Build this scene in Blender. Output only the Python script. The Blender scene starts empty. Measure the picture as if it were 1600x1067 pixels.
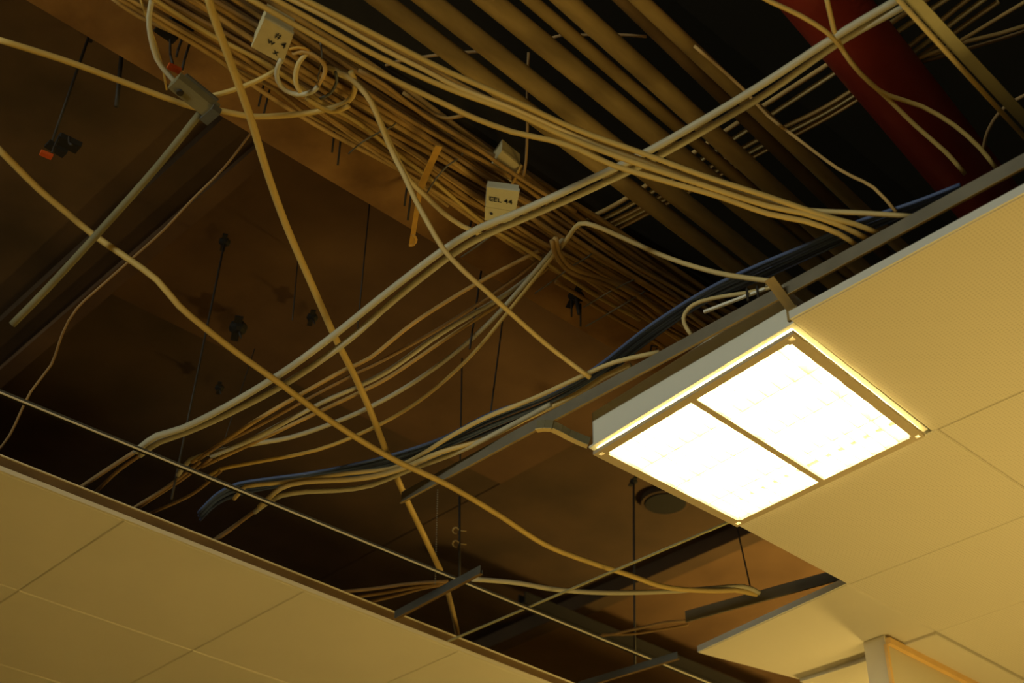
import bpy, bmesh, math, random
from mathutils import Vector, Matrix
random.seed(7)
S = bpy.context.scene
COL = S.collection

# ------------------------------------------------------------------ camera
F = 2221.586                                   # focal length in pixels of a 1600 wide frame
RIGHT = Vector((-0.68648186, -0.72705674, 0.01145189))
UP = Vector((-0.42304297, 0.41214452, 0.80695200))
FWD = Vector((0.59141973, -0.54911327, 0.59050598))
EYE = Vector((0, 0, 1.5))
H = 1.84                                       # ceiling tiles above the eye
CZ = EYE.z + H                                 # underside of the suspended ceiling
cam = bpy.data.cameras.new('camera')
cam.sensor_width = 36.0
cam.lens = 36.0 * F / 1600.0
cam.clip_start = 0.05
cam.dof.use_dof = True
cam.dof.focus_distance = 3.5
cam.dof.aperture_fstop = 3.6
camo = bpy.data.objects.new('camera', cam)
M = Matrix((RIGHT, UP, -FWD)).transposed().to_4x4()
M.translation = EYE
camo.matrix_world = M
COL.objects.link(camo)
S.camera = camo

# ------------------------------------------------------------------ light and exposure
W = bpy.data.worlds.new('world')
W.use_nodes = True
W.node_tree.nodes['Background'].inputs[0].default_value = (0.9, 0.6, 0.25, 1)
W.node_tree.nodes['Background'].inputs[1].default_value = 0.004
S.world = W
S.view_settings.view_transform = 'Standard'
S.view_settings.look = 'None'
S.view_settings.gamma = 1.0
S.view_settings.exposure = 0.0
S.view_settings.use_curve_mapping = False
S.cycles.use_denoising = True
S.cycles.max_bounces = 8
S.cycles.diffuse_bounces = 5

def area(name, loc, aim, sx, sy, power, colour):
    l = bpy.data.lights.new(name, 'AREA')
    l.shape = 'RECTANGLE'
    l.size, l.size_y, l.energy, l.color = sx, sy, power, colour
    o = bpy.data.objects.new(name, l)
    o.location = loc
    o.rotation_euler = (Vector(aim) - Vector(loc)).to_track_quat('-Z', 'Y').to_euler()
    COL.objects.link(o)
WARM = (1.0, 0.66, 0.17)
FILL = 30
for i, (x, y, k) in enumerate(((0.5, -4.2, 1.0), (-0.9, -2.6, 1.2), (0.0, -0.8, 0.9))):
    area('added_room_light', (x, y, CZ - 0.03), (x, y, 0), 0.56, 0.56, FILL * k, WARM)  # added unseen panels that warm the floor and ceiling
area('added_uplight', (2.5, -5.1, CZ - 0.55), (2.5, -5.1, 9), 0.3, 0.3, 74, WARM)      # added unseen light, brightens the smooth tiles and slab
area('added_uplight', (0.95, -3.15, CZ - 1.9), (0.95, -3.15, 9), 0.9, 0.9, 22, WARM)           # added unseen light, stands in for bounce from below
area('added_void_light', (1.3, 4.6, CZ + 0.22), (1.7, -2.0, CZ + 0.1), 2.2, 0.4, 120, (1.0, 1.0, 0.74))   # added cool light inside the void, no opening built

# ------------------------------------------------------------------ helpers
def at(x, y, dz=0.0):
    """world point seen at pixel (x, y) of the photograph, dz above the ceiling plane"""
    d = RIGHT * ((x - 800) / F) - UP * ((y - 533.5) / F) + FWD
    return EYE + d * ((H + dz) / d.z)

def px(p):                                     # metres per pixel at a world point
    return (p - EYE).dot(FWD) / F

def obj(name, verts, faces, mat, parent=None, smooth=False, base=None):
    vs = [Vector(v) for v in verts]
    if base is None:
        if parent is not None:
            base = Vector(parent['_base'])
        else:
            base = sum(vs, Vector()) / len(vs)
            base.z = min(v.z for v in vs)
    me = bpy.data.meshes.new(name)
    me.from_pydata([v - base for v in vs], [], faces)
    me.validate()
    bm = bmesh.new(); bm.from_mesh(me)
    bmesh.ops.recalc_face_normals(bm, faces=bm.faces)
    bm.to_mesh(me); bm.free()
    if smooth:
        for p in me.polygons: p.use_smooth = True
    me.materials.append(mat)
    o = bpy.data.objects.new(name, me)
    COL.objects.link(o)
    if parent is not None:
        o.parent = parent
        o.location = base - Vector(parent['_base'])
    else:
        o.location = base
    o['_base'] = tuple(base)
    return o

def thing(name, base, label, cat, group=None):
    o = bpy.data.objects.new(name, None)
    o.empty_display_size = 0.05
    o.location = base
    o['_base'] = tuple(base)
    COL.objects.link(o)
    return tag(o, label, cat, group)

def tag(o, label, cat, group=None):
    o['label'] = label; o['category'] = cat
    if group: o['group'] = group
    return o

def struct(o):
    o['kind'] = 'structure'
    return o

class MB:
    def __init__(s): s.v, s.f = [], []
    def add(s, v, f):
        n = len(s.v); s.v += [Vector(q) for q in v]; s.f += [[i + n for i in q] for q in f]
        return s
    def box(s, a, b):
        (x0, y0, z0), (x1, y1, z1) = a, b
        return s.hexa([(x0, y0, z0), (x1, y0, z0), (x1, y1, z0), (x0, y1, z0)],
                      [(x0, y0, z1), (x1, y0, z1), (x1, y1, z1), (x0, y1, z1)])
    def hexa(s, lo, hi):
        n = len(lo)
        f = [list(range(n))[::-1], [i + n for i in range(n)]]
        f += [[i, (i + 1) % n, (i + 1) % n + n, i + n] for i in range(n)]
        return s.add(list(lo) + list(hi), f)
    def extrude(s, prof, p0, p1, closed=True, up=None):
        """sweep a (across, up) profile in a straight line from p0 to p1"""
        p0, p1 = Vector(p0), Vector(p1)
        d = (p1 - p0).normalized()
        u = Vector(up) if up else Vector((0, 0, 1))
        a = d.cross(u).normalized(); u = a.cross(d).normalized()
        n = len(prof)
        v = [p0 + a * q[0] + u * q[1] for q in prof] + [p1 + a * q[0] + u * q[1] for q in prof]
        f = [[i, (i + 1) % n, (i + 1) % n + n, i + n] for i in range(n)] + [list(range(n)), [i + n for i in range(n)]]
        return s.add(v, f)
    def tube(s, pts, r, n=8, caps=True, r2=None):
        pts = [Vector(p) for p in pts]
        m = len(pts)
        ref = None; v = []
        for i, p in enumerate(pts):
            d = (pts[min(i + 1, m - 1)] - pts[max(i - 1, 0)]).normalized()
            if ref is None:
                ref = d.cross(Vector((0, 0, 1)) if abs(d.z) < .9 else Vector((1, 0, 0))).normalized()
            else:
                ref = (ref - d * ref.dot(d)).normalized()
            b = d.cross(ref)
            rr = r if r2 is None else r + (r2 - r) * i / (m - 1)
            v += [p + (ref * math.cos(2 * math.pi * k / n) + b * math.sin(2 * math.pi * k / n)) * rr for k in range(n)]
        f = [[i * n + k, i * n + (k + 1) % n, (i + 1) * n + (k + 1) % n, (i + 1) * n + k] for i in range(m - 1) for k in range(n)]
        if caps: f += [list(range(n)), [(m - 1) * n + k for k in range(n)]]
        return s.add(v, f)
    def ball(s, c, rx, ry, rz, n=8, m=6):
        v = []; f = []
        for j in range(1, m):
            t = math.pi * j / m
            for k in range(n):
                a = 2 * math.pi * k / n
                v.append((c[0] + rx * math.sin(t) * math.cos(a), c[1] + ry * math.sin(t) * math.sin(a), c[2] + rz * math.cos(t)))
        for j in range(m - 2):
            for k in range(n):
                f.append([j * n + k, j * n + (k + 1) % n, (j + 1) * n + (k + 1) % n, (j + 1) * n + k])
        f += [list(range(n)), [(m - 2) * n + k for k in range(n)]]
        return s.add(v, f)
    def obj(s, name, mat, parent=None, smooth=False, base=None):
        return obj(name, s.v, s.f, mat, parent, smooth, base)

def smooth_path(P, step=0.03):
    """Catmull-Rom through the points, resampled"""
    P = [Vector(p) for p in P]
    if len(P) < 3: 
        n = max(2, int((P[1] - P[0]).length / 0.15)); return [P[0].lerp(P[1], i / n) for i in range(n + 1)]
    Q = [P[0] * 2 - P[1]] + P + [P[-1] * 2 - P[-2]]
    out = []
    for i in range(1, len(Q) - 2):
        a, b, c, d = Q[i - 1:i + 3]
        n = max(2, min(14, int((c - b).length / step)))
        for k in range(n):
            t = k / n
            out.append(0.5 * (2 * b + (c - a) * t + (2 * a - 5 * b + 4 * c - d) * t * t + (3 * b - a - 3 * c + d) * t ** 3))
    out.append(P[-1])
    return out

def path(pts, dz):
    """pixel way-points; dz is one height, or a list of heights spread along the points"""
    n = len(pts); L = [0]
    for i in range(1, n):
        L.append(L[-1] + math.hypot(pts[i][0] - pts[i - 1][0], pts[i][1] - pts[i - 1][1]))
    out = []
    for i, q in enumerate(pts):
        if len(q) == 3: h = q[2]
        elif isinstance(dz, (int, float)): h = dz
        else:
            t = L[i] / L[-1] * (len(dz) - 1); k = min(int(t), len(dz) - 2); h = dz[k] + (dz[k + 1] - dz[k]) * (t - k)
        out.append(at(q[0], q[1], h))
    return out

def cable(pts, dz, wpx, mat, label, name='cable', cat='cable', group=None, n=8):
    P = path(pts, dz)
    r = sum(px(p) for p in P) / len(P) * wpx / 2
    o = MB().tube(smooth_path(P), r, n).obj(name, mat, smooth=True)
    return tag(o, label, cat, group)

# ------------------------------------------------------------------ materials
def mat(name, col, rough=0.6, metal=0.0, vary=0.0, scale=20.0, dark=None, bump=0.0, spec=0.3, stretch=None):
    m = bpy.data.materials.new(name); m.use_nodes = True
    nt = m.node_tree; b = nt.nodes['Principled BSDF']
    b.inputs['Base Color'].default_value = (*col, 1)
    b.inputs['Roughness'].default_value = rough
    b.inputs['Metallic'].default_value = metal
    b.inputs['Specular IOR Level'].default_value = spec
    if vary:
        tc = nt.nodes.new('ShaderNodeTexCoord'); nz = nt.nodes.new('ShaderNodeTexNoise')
        src = tc.outputs['Object']
        if stretch:
            mp = nt.nodes.new('ShaderNodeMapping'); mp.inputs['Scale'].default_value = stretch
            nt.links.new(src, mp.inputs[0]); src = mp.outputs[0]
        nt.links.new(src, nz.inputs['Vector'])
        nz.inputs['Scale'].default_value = scale; nz.inputs['Detail'].default_value = 5
        rp = nt.nodes.new('ShaderNodeValToRGB')
        d = dark or tuple(c * (1 - vary) for c in col)
        rp.color_ramp.elements[0].color = (*d, 1); rp.color_ramp.elements[0].position = 0.32
        rp.color_ramp.elements[1].color = (*col, 1); rp.color_ramp.elements[1].position = 0.66
        nt.links.new(nz.outputs['Fac'], rp.inputs[0]); nt.links.new(rp.outputs[0], b.inputs['Base Color'])
        if bump:
            bp = nt.nodes.new('ShaderNodeBump'); bp.inputs['Strength'].default_value = bump; bp.inputs['Distance'].default_value = 0.01
            nt.links.new(nz.outputs['Fac'], bp.inputs['Height']); nt.links.new(bp.outputs[0], b.inputs['Normal'])
    return m

def perforated(name, col, pitch=0.0085):
    """fine grid of punched holes"""
    m = bpy.data.materials.new(name); m.use_nodes = True
    nt = m.node_tree; b = nt.nodes['Principled BSDF']; b.inputs['Roughness'].default_value = 0.75
    b.inputs['Specular IOR Level'].default_value = 0.2
    tc = nt.nodes.new('ShaderNodeTexCoord'); sp = nt.nodes.new('ShaderNodeSeparateXYZ'); nt.links.new(tc.outputs['Object'], sp.inputs[0])
    def mth(op, a, c=None):
        n = nt.nodes.new('ShaderNodeMath'); n.operation = op
        for i, q in enumerate((a, c)):
            if q is None: continue
            if isinstance(q, (int, float)): n.inputs[i].default_value = q
            else: nt.links.new(q, n.inputs[i])
        return n.outputs[0]
    ax = [mth('POWER', mth('SUBTRACT', mth('FRACT', mth('MULTIPLY', sp.outputs[i], 1 / pitch)), 0.5), 2.0) for i in (0, 1)]
    hole = mth('LESS_THAN', mth('ADD', ax[0], ax[1]), 0.075)
    mx = nt.nodes.new('ShaderNodeMix'); mx.data_type = 'RGBA'
    mx.inputs[6].default_value = (*col, 1); mx.inputs[7].default_value = tuple(c * 0.86 for c in col) + (1,)
    nt.links.new(hole, mx.inputs[0]); nt.links.new(mx.outputs[2], b.inputs['Base Color'])
    return m

def emit(name, col, k):
    m = bpy.data.materials.new(name); m.use_nodes = True
    b = m.node_tree.nodes['Principled BSDF']
    b.inputs['Base Color'].default_value = (0.8, 0.8, 0.8, 1)
    b.inputs['Emission Color'].default_value = (*col, 1); b.inputs['Emission Strength'].default_value = k
    return m

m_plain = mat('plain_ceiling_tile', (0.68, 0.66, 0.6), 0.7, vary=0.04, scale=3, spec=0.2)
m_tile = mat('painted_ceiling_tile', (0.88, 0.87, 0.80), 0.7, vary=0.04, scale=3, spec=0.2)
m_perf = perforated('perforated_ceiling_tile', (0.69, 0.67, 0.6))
m_edge = mat('tile_edge_metal', (0.70, 0.72, 0.70), 0.5)
m_lip = mat('cream_edge_trim', (0.86, 0.84, 0.74), 0.5)
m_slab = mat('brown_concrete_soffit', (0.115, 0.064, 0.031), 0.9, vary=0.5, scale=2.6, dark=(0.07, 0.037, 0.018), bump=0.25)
m_slab4 = mat('lifted_brown_soffit', (0.115, 0.066, 0.031), 0.9, vary=0.4, scale=3, dark=(0.08, 0.044, 0.02), bump=0.2)  # brown soffit tone lifted to stand for light on the bottom bay
m_slab3 = mat('dark_shade_soffit', (0.075, 0.044, 0.022), 0.9, vary=0.5, scale=3, dark=(0.045, 0.028, 0.015), bump=0.25)  # darker copy of the brown soffit, slab shade put in the colour
m_slab2 = mat('mottled_brown_soffit', (0.12, 0.075, 0.038), 0.9, vary=0.5, scale=3, dark=(0.06, 0.04, 0.02), bump=0.25)  # mottled between two browns
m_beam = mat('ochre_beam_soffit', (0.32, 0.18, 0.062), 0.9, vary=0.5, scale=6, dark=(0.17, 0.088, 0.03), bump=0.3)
m_black = mat('unlit_black_soffit', (0.045, 0.038, 0.026), 0.95)  # black colour stands for the lack of light up in the void
m_cable = mat('cream_cable_sheath', (0.66, 0.54, 0.27), 0.5, vary=0.12, scale=8)
m_cabley = mat('yellowed_cable_sheath', (0.62, 0.46, 0.16), 0.5, vary=0.14, scale=8)
m_grey = mat('pale_grey_cable_sheath', (0.52, 0.50, 0.39), 0.45, vary=0.1, scale=8)
m_dust = mat('dusty_cable_sheath', (0.46, 0.29, 0.10), 0.7, vary=0.35, scale=14)
m_dust2 = mat('dusty_tan_cable_sheath', (0.56, 0.38, 0.15), 0.7, vary=0.3, scale=14)
m_dim = mat('grubby_shaded_cable_sheath', (0.32, 0.21, 0.10), 0.7, vary=0.2, scale=14)  # dull cables, and cable ends darkened for shade
m_pipe = mat('dusty_olive_pipe', (0.37, 0.27, 0.11), 0.75, vary=0.35, scale=7, stretch=(3, .6, 3))
m_pipe2 = mat('dull_brown_pipe', (0.2, 0.13, 0.06), 0.8, vary=0.3, scale=7)
m_red = mat('red_painted_pipe', (0.38, 0.05, 0.035), 0.45, vary=0.2, scale=6)
m_blue = mat('blue_cable_sheath', (0.085, 0.13, 0.30), 0.5)
m_blue2 = mat('navy_cable_sheath', (0.04, 0.06, 0.15), 0.5)
m_galv = mat('galvanised_steel', (0.23, 0.215, 0.175), 0.55, metal=0.2, vary=0.2, scale=12)
m_tubeg = mat('dull_grey_tube', (0.21, 0.19, 0.11), 0.7, vary=0.2, scale=9)
m_dgalv = mat('dark_galvanised_steel', (0.13, 0.135, 0.13), 0.5, metal=0.3, vary=0.2, scale=12)
m_dark = mat('dark_wire', (0.035, 0.03, 0.026), 0.6)
m_darkbar = mat('black_steel_and_shadow', (0.012, 0.011, 0.01), 0.8)  # black metal parts and the bar that imitates a shadow
m_alu = mat('brushed_lamp_frame', (0.52, 0.46, 0.36), 0.45, metal=0.0)
m_house = mat('lamp_housing_enamel', (0.80, 0.82, 0.78), 0.45)
m_white = mat('white_reflector', (0.88, 0.88, 0.82), 0.4)
m_box = mat('cream_junction_box_plastic', (0.62, 0.56, 0.36), 0.5, vary=0.15, scale=30)
m_box2 = mat('grey_white_junction_box_plastic', (0.60, 0.60, 0.48), 0.5)
m_ink = mat('marker_ink', (0.015, 0.018, 0.03), 0.6)
m_wood = mat('amber_strap', (0.62, 0.36, 0.07), 0.6, vary=0.2, scale=30)
m_orange = mat('orange_plastic', (0.6, 0.10, 0.02), 0.5)
m_wall = mat('cream_plaster', (0.5, 0.46, 0.38), 0.7, vary=0.05, scale=4)
m_trimw = mat('honey_wood_trim', (0.9, 0.62, 0.26), 0.5, vary=0.12, scale=12)
m_part = mat('cream_partition', (0.74, 0.69, 0.56), 0.6, vary=0.04, scale=4)
m_floor = mat('pale_floor', (0.55, 0.50, 0.42), 0.6, vary=0.1, scale=2)
m_tube = emit('fluorescent_tube_glow', (1.0, 0.80, 0.32), 75.0)
m_chan = mat('pale_channel', (0.42, 0.40, 0.24), 0.5, vary=0.1, scale=10)

# ------------------------------------------------------------------ setting: room below
struct(MB().box((-6, -9, -0.1), (9, 7, 0)).obj('floor', m_floor))
for nm, a, b in (('wall_left', (-6, 7, 0), (9, 7.15, 5.4)), ('wall_far', (9, -9, 0), (9.15, 7, 5.4)),
                 ('wall_right', (-6, -9.15, 0), (9, -9, 5.4)), ('wall_near', (-6.15, -9, 0), (-6, 7, 5.4))):
    struct(MB().box(a, b).obj(nm, m_wall))

# concrete above: brown slab on the far side, a downstand beam, a higher near bay coloured black as unlit void
ZS, ZB, ZV = CZ + 0.95, CZ + 0.60, CZ + 1.75
BX0, BX1 = 1.90, 2.265
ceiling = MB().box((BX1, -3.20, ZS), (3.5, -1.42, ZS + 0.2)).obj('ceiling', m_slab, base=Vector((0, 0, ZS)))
MB().box((BX1, -9, ZS), (9, -4.18, ZS + 0.2)).obj('lifted_bay', m_slab4, ceiling)
struct(ceiling)
MB().box((BX1, -1.30, ZS + 0.0), (9, 7, ZS + 0.2)).obj('mottled_bay', m_slab2, ceiling)
MB().box((3.503, -3.197, ZS + .003), (9, -1.42, ZS + 0.2)).box((BX1, -4.10, ZS + .003), (9, -3.203, ZS + 0.2)).obj('shaded_bay', m_slab3, ceiling)  # panels coloured darker where the slab lies in shade
MB().box((-6, -9, ZV), (BX0, 7, ZV + 0.2)).obj('unlit_bay', m_black, ceiling)
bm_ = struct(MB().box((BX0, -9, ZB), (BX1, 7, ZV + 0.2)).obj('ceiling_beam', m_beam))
MB().box((BX0 - 0.02, -9, ZB + 0.012), (BX0 - 0.001, 7, ZV)).obj('shade_face', m_black, bm_)  # near side of the beam coloured black as unlit
struct(MB().box((BX1, -1.42, ZS - 0.03), (9, -1.30, ZS + 0.2)).obj('ceiling_joist', m_slab3))  # dark tone stands for the shadowy gap between bays
struct(MB().box((BX1, -1.475, ZS - 0.05), (9, -1.42, ZS)).obj('joist_fillet', m_slab))
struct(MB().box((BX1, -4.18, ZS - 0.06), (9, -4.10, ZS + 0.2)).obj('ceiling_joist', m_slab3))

# ------------------------------------------------------------------ suspended ceiling
def tile(c, z, th, m, gap=0.0006, name='ceiling_tile'):
    """a tray tile: face with a small bevel, pressed up edges"""
    cx = sum(p[0] for p in c) / len(c); cy = sum(p[1] for p in c) / len(c)
    def inset(d):
        return [(p[0] + (cx - p[0]) * d / max(abs(cx - p[0]), 1e-6) if True else 0,
                 p[1] + (cy - p[1]) * d / max(abs(cy - p[1]), 1e-6)) for p in c]
    a, b = inset(gap), inset(gap + 0.003)
    zz = z if isinstance(z, list) else [z] * len(c)
    n = len(c)
    v = [(p[0], p[1], h) for p, h in zip(b, zz)] + [(p[0], p[1], h + 0.003) for p, h in zip(a, zz)] + [(p[0], p[1], h + th) for p, h in zip(a, zz)]
    f = [list(range(n))] + [[k * n + i, k * n + (i + 1) % n, (k + 1) * n + (i + 1) % n, (k + 1) * n + i] for k in (0, 1) for i in range(n)] + [[2 * n + i for i in range(n)]]
    o = obj(name, v, f, m, ceiling)
    return o
X0, X1, X2 = 1.395, 2.028, 2.64
Y0, Y1, Y2, Y3 = -2.085, -2.68, -3.20, -3.645
gx = [X0 - 0.61 * k for k in range(7, 0, -1)] + [X0]
gy = [Y1, Y2, Y3, Y3 - 0.6, Y3 - 1.2, Y3 - 1.8, Y3 - 2.4]
for i in range(len(gx) - 1):
    last = i == len(gx) - 2
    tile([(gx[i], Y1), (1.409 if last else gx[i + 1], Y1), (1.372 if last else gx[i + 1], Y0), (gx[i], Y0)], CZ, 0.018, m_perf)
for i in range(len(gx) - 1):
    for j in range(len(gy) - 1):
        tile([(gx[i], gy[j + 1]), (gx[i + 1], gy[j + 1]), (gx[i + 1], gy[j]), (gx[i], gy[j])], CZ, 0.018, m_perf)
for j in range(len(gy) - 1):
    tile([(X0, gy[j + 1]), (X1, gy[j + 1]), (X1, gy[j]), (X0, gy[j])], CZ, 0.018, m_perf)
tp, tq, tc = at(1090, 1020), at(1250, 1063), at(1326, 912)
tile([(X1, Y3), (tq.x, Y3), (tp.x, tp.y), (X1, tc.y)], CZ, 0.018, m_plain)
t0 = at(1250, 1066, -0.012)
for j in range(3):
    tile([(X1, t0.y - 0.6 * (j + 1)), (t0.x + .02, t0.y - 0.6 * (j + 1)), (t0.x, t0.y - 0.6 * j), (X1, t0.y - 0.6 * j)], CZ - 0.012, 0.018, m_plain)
# left hand ceiling: smooth tiles, beyond the open strip
LX = [3.152, 3.735, 4.265, 4.86, 5.46, 6.06]
LY = [0.26, -0.335, -0.93, -1.525, -2.12, -2.715, -3.31, -3.905, -4.5, -5.1]
for i in range(len(LX) - 1):
    for j in range(len(LY) - 1):
        tile([(LX[i], LY[j + 1]), (LX[i + 1], LY[j + 1]), (LX[i + 1], LY[j]), (LX[i], LY[j])], CZ, 0.018, m_tile)
# plain panels of the same ceiling outside the view
for a, b in (((-6, 1.7), (9, 7)), ((6.06, -9), (9, 1.7)), ((3.15, 0.26), (6.06, 1.7)), ((-6, -9), (6.06, -6.05)), ((-6, -6.05), (gx[0], Y0)), ((-6, Y0), (0.2, 1.7)), ((3.15, -6.05), (6.06, -5.1))):
    tile([(a[0], a[1]), (b[0], a[1]), (b[0], b[1]), (a[0], b[1])], CZ, 0.018, m_tile, name='ceiling_panel')

# edge profile along the left ceiling: cream lip, steel web and a thin top flange
y0, y1 = 0.26, -5.1
e = struct(MB().box((LX[0] - 0.010, y1, CZ - 0.001), (LX[0] - 0.001, y0, CZ + 0.012)).obj('trim_1', m_lip))
MB().box((LX[0] - 0.007, y1, CZ + 0.0125), (LX[0] - 0.003, y0, CZ + 0.039)).obj('steel_web', m_pipe2, e)
MB().box((LX[0] - 0.012, y1, CZ + 0.039), (LX[0] - 0.003, y0, CZ + 0.042)).obj('top_flange', m_lip, e)
# metal edge of the right hand tiles along the opening
e2 = struct(MB().box((gx[0], Y0 - 0.001, CZ + 0.001), (1.37, Y0 + 0.004, CZ + 0.021)).obj('trim_2', m_edge))
e3a, e3b = at(1090, 1019), at(1325, 911)
struct(MB().extrude([(0, 0), (0.004, 0), (0.004, 0.02), (0, 0.02)], (e3b.x, e3b.y, CZ + 0.001), (e3a.x, e3a.y, CZ + 0.001)).obj('trim_3', m_edge))
e4a, e4b = at(1250, 1064, -0.01), at(1366, 1027, -0.01)
struct(MB().extrude([(0, 0), (0.004, 0), (0.004, 0.012), (0, 0.012)], (e4b.x, e4b.y, CZ - 0.013), (e4a.x, e4a.y, CZ - 0.013)).obj('trim_4', m_edge))

# partition end meeting the ceiling, with honey coloured trim
pc = at(1381, 991)
pw = MB().box((pc.x, -9, 0), (pc.x + 0.075, pc.y, CZ - 0.002)).obj('wall_partition', m_part)
struct(pw)
MB().box((pc.x - 0.016, -9, CZ - 0.032), (pc.x - 0.0005, pc.y - 0.004, CZ - 0.012)).obj('trim_strip', m_trimw, pw)
MB().box((pc.x - 0.006, pc.y - 0.008, 0), (pc.x + 0.004, pc.y + 0.004, CZ - 0.032)).obj('corner_bead', m_trimw, pw)

# ------------------------------------------------------------------ grid rails
def rail(name, p0, p1, dz, prof, m, label, cat='rail', extra=None, up=None):
    a, b = at(*p0, dz), at(*p1, dz)
    if extra is None:
        o = MB().extrude(prof, a, b).obj(name, m); return tag(o, label, cat)
    root = thing(name, (a + b) / 2, label, cat)
    MB().extrude(prof, a, b).obj('web', m, root)
    for nm, pr_, mm in extra: MB().extrude(pr_, a, b).obj(nm, mm, root)
    return root
def rect(a0, u0, a1, u1): return [(a0, u0), (a1, u0), (a1, u1), (a0, u1)]
# main tee, running the length of the strip
a, b = at(-60, 591), at(1130, 1078)
root = thing('ceiling_tee', (a + b) / 2, 'long thin dark ceiling grid bar with a bright edge, running beside the smooth tiles', 'grid bar')
MB().extrude(rect(-0.001, 0, 0.001, 0.012), a, b).obj('web', m_dgalv, root)
MB().extrude(rect(-0.0045, -0.0015, 0.0035, 0.0), a, b).obj('flange', m_darkbar, root)
MB().extrude(rect(0.0036, -0.001, 0.0062, 0.003), a, b).obj('bright_lip', m_lip, root)['label'] = 'bright edge of the flange'
# cross tee below the lamp corner
a, b = at(700, 1003, 0.01), at(1150, 812, 0.01)
tag(MB().extrude(rect(-0.0035, 0, 0.0035, 0.002), a, b).extrude(rect(-0.001, 0.002, 0.001, 0.006), a, b).obj('cross_tee', m_chan), 'thin pale ceiling grid bar running up to the lowest corner of the lamp', 'grid bar')
# carrier rail passing the lamp
a, b = at(627, 787, 0.055), at(1640, 243, 0.055)
root = thing('carrier_rail', (a + b) / 2, 'long grey steel angle rail passing behind the lamp and along the perforated tiles', 'rail')
MB().extrude(rect(-0.0015, 0, 0.0015, 0.036), a, b).obj('web', m_galv, root)
MB().extrude(rect(0.0015, -0.001, 0.006, 0.001), a, b).obj('flange', m_pipe, root)
def channel(name, p0, p1, dz, w, h, m, label, m2=None):
    a, b = at(*p0, dz), at(*p1, dz)
    if a.x < b.x: a, b = b, a                  # web on the side of the added void light
    root = thing(name, (a + b) / 2, label, 'rail')
    MB().extrude(rect(w / 2 - 0.002, 0, w / 2, h), a, b).obj('web', m, root)
    MB().extrude(rect(-w / 2, 0, -w / 2 + 0.002, h * .5), a, b).obj('web', m, root)
    MB().extrude(rect(-w / 2, -0.002, w / 2, 0), a, b).obj('flange', m2 or m, root)
    return root
channel('rail_offcut', (618, 967), (752, 896), -0.03, 0.010, 0.024, m_dgalv, 'short dark grey channel crossing under the long grid bar, one end on the smooth tiles', m_pipe2)
channel('rail_offcut', (905, 1076), (1060, 1029), -0.03, 0.010, 0.022, m_dgalv, 'short dark grey channel hung from a rod near the bottom edge', m_pipe2)
a, b = at(1072, 972, 0.05), at(1318, 905, 0.05)
tag(MB().extrude([(-0.003, 0), (0.003, 0), (0.003, 0.034), (0.001, 0.037), (-0.001, 0.037), (-0.003, 0.034)], a, b).obj('flat_batten', m_galv), 'flat grey batten with a cut end lying above the cut corner tile', 'batten')
a, b = at(815, 944, 0.7), at(1250, 1122, 0.7)  # dark bar built in place of the long grid bar's shadow
tag(MB().extrude([(-0.022, 0), (0.022, 0), (0.022, 0.05), (0.016, 0.05), (0.016, 0.006), (-0.016, 0.006), (-0.016, 0.05), (-0.022, 0.05)], a, b).obj('shadow_bar', m_darkbar), 'black bar under the brown slab, standing in for the shadow of the long grid bar', 'rail')
# pale cable channel, top right
a, b = at(1385, -45, 0.3), at(1660, 250, 0.3)
root = thing('cable_channel', (a + b) / 2, 'pale straight metal channel crossing the far right top corner', 'channel')
MB().extrude(rect(-0.013, 0, 0.013, 0.003), a, b).obj('tray', m_chan, root)
MB().extrude(rect(-0.013, 0.003, -0.011, 0.02), a, b).obj('side', m_chan, root)
a, b = at(1372, -35, 0.285), at(1640, 257, 0.285)
MB().tube([a, b], 0.0055, 8).obj('edge_rod', m_cabley, root, smooth=True)['label'] = 'yellow rod along one edge'
cable([(312, 178), (240, 267), (150, 368), (70, 455), (19, 507)], [0.40, 0.05], 12, m_tubeg, 'dull straight tube hanging loose with a cut end at the far left', 'loose_tube', 'tube', n=10)

# ------------------------------------------------------------------ pipes and red main
def pipe(p0, p1, dz, wpx, m, label, name='conduit_pipe', cat='pipe', ext=(0.5, 0.7), couplers=(), grp='row of parallel conduit pipes'):
    a, b = at(*p0, dz), at(*p1, dz)
    d = (b - a).normalized()
    r = px((a + b) / 2) * wpx / 2
    A, B = a - d * ext[0], b + d * ext[1]
    root = thing(name, (A + B) / 2, label, cat, grp)
    MB().tube([A.lerp(B, i / 12) for i in range(13)], r, 16).obj('barrel', m, root, smooth=True)
    for t in couplers:
        c = a.lerp(b, t)
        MB().tube([c - d * 0.03, c - d * 0.026, c + d * 0.026, c + d * 0.03], r * 1.12, 16).obj('coupler', m, root, smooth=True)
    return root
pipe((595, 0), (1150, 420), 0.5, 29, m_pipe, 'conduit pipe nearest the cable bundle in the row of pipes')
pipe((669, 0), (1179, 403), 0.51, 31, m_pipe, 'second conduit pipe out from the cable bundle')
pipe((764, 0), (1237, 386), 0.53, 33, m_pipe, 'third and widest conduit pipe out from the cable bundle')
pipe((829, 0), (1290, 397), 0.56, 20, m_pipe, 'thin conduit pipe tight beside a thicker one, fourth in the row')
pipe((883, 0), (1242, 325), 0.53, 31, m_pipe, 'fifth conduit pipe of the row, just past the thin one')
pipe((1000, 0), (1281, 266), 0.54, 24, m_pipe, 'conduit pipe standing apart at the red main end of the row')
pipe((968, -5), (1265, 283), 0.62, 22, m_pipe2, 'dim brown conduit pipe half hidden behind the outermost pipe')
pipe((1262, -30), (1462, 215), 0.66, 112, m_red, 'wide dark red pipe in the top right corner', 'red_main', 'pipe', (0.6, 0.9), (), None)

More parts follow.
